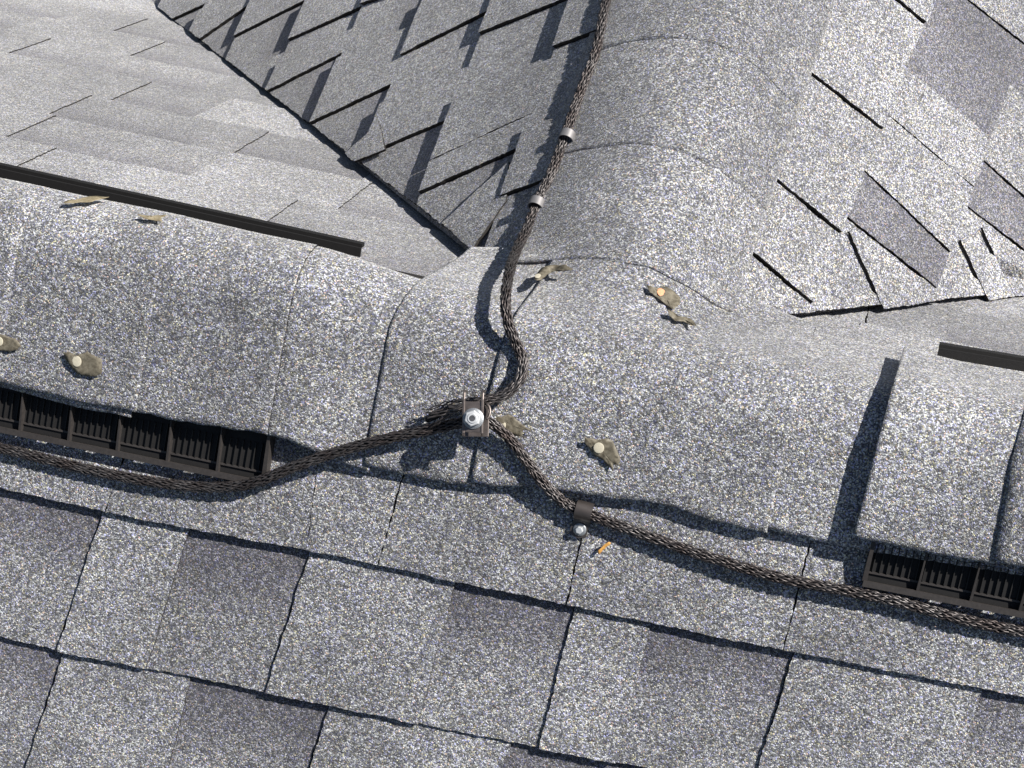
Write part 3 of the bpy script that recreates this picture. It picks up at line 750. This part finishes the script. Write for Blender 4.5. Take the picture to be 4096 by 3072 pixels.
wing([(1560, 1188), (1600, 1190), (1650, 1198), (1700, 1190), (1740, 1205), (1770, 1270), (1788, 1320), (1775, 1355), (1740, 1350), (1745, 1395), (1715, 1365), (1680, 1330), (1620, 1290), (1590, 1255), (1565, 1220)], *c5, capoff, .0005, 'tan papery winged seed with white spot lying alone right of the clamp', seed=(1652, 1250, 33), dirc=(.8, .6), curl=.0035)
wing([(1005, 1055), (1060, 1045), (1080, 1035), (1120, 1060), (1160, 1095), (1180, 1115), (1228, 1140), (1175, 1135), (1165, 1180), (1150, 1180), (1100, 1165), (1060, 1140), (1030, 1110), (995, 1085)], *c5, capoff, .002, 'brown winged seed tucked behind the cable beside the bolted clamp', seed=(1035, 1105, 30), dirc=(.8, .6))
wing([(1240, 175), (1255, 150), (1290, 110), (1350, 95), (1410, 95), (1440, 90), (1490, 125), (1450, 130), (1400, 120), (1350, 140), (1310, 160), (1290, 190), (1255, 190)], *c5, capoff, .009, 'narrow curled winged seed right of the cable, standing clear of the roof', seed=(1266, 168, 20), dirc=(1, -.3), curl=.006)
wing([(1955, 220), (2020, 240), (2080, 232), (2130, 260), (2165, 300), (2165, 340), (2120, 375), (2060, 330), (2020, 300), (1975, 265)], *c5, capoff, .001, 'winged seed with a bright orange seed on the rounded ridge', seed=(2045, 272, 30, .8), seedmat=SO, dirc=(.8, .6))
wing([(2670, 1238), (2690, 1245), (2705, 1262), (2745, 1268), (2770, 1278), (2788, 1303), (2760, 1298), (2735, 1285), (2700, 1282), (2680, 1262)], *one, capoff, .004, 'thin pale curled seed wing just below the orange seed', dirc=(1, .5))
wing([(405, 650), (440, 645), (480, 665), (520, 655), (550, 640), (600, 670), (645, 690), (645, 780), (600, 800), (540, 795), (490, 785), (450, 740), (420, 700)], *c4, capoff, .0002, 'broad tan winged seed with cream spot above the left vent', seed=(487, 703, 32), curl=.002)
wing([(-60, 560), (0, 530), (40, 545), (100, 560), (130, 600), (110, 630), (60, 640), (0, 635), (-60, 640)], *c4, capoff, .0002, 'tan winged seed cut off by the left edge of the frame', seed=(-2, 577, 26), curl=.002)
wing([(400, 1275), (430, 1265), (500, 1255), (570, 1237), (640, 1240), (690, 1245), (620, 1262), (570, 1275), (480, 1280), (410, 1285)], *c1, capoff, .003, 'slender straw coloured seed wing lying under the black strip', mat=WG2, dirc=(1, 0), curl=.002)
wing([(862, 1355), (900, 1360), (960, 1365), (1010, 1360), (1060, 1360), (1020, 1375), (1025, 1400), (980, 1395), (930, 1388), (900, 1375)], *c1, capoff, .003, 'small pale ragged seed wing below the middle of the black strip', mat=WG2, dirc=(1, 0), curl=.002)
wing([(1365, 1262), (1390, 1290), (1370, 1320), (1300, 1370), (1230, 1440), (1190, 1490), (1150, 1500), (1145, 1440), (1200, 1380), (1280, 1310)], (2150, 1900), 400/1896, lambda x, y: .008*1.3, .0015, 'small orange yellow petal lying right of the strap clip screw', mat=SY, name='petal', cat='petal', dirc=(.7, -.7), curl=.0008)
wing([(2128, 876), (2138, 878), (2142, 892), (2136, 904), (2128, 900)], *one, lambda x, y: .014, .002, 'tiny pink seed fragment beside the cable under the lower ring', mat=SO, curl=.001)
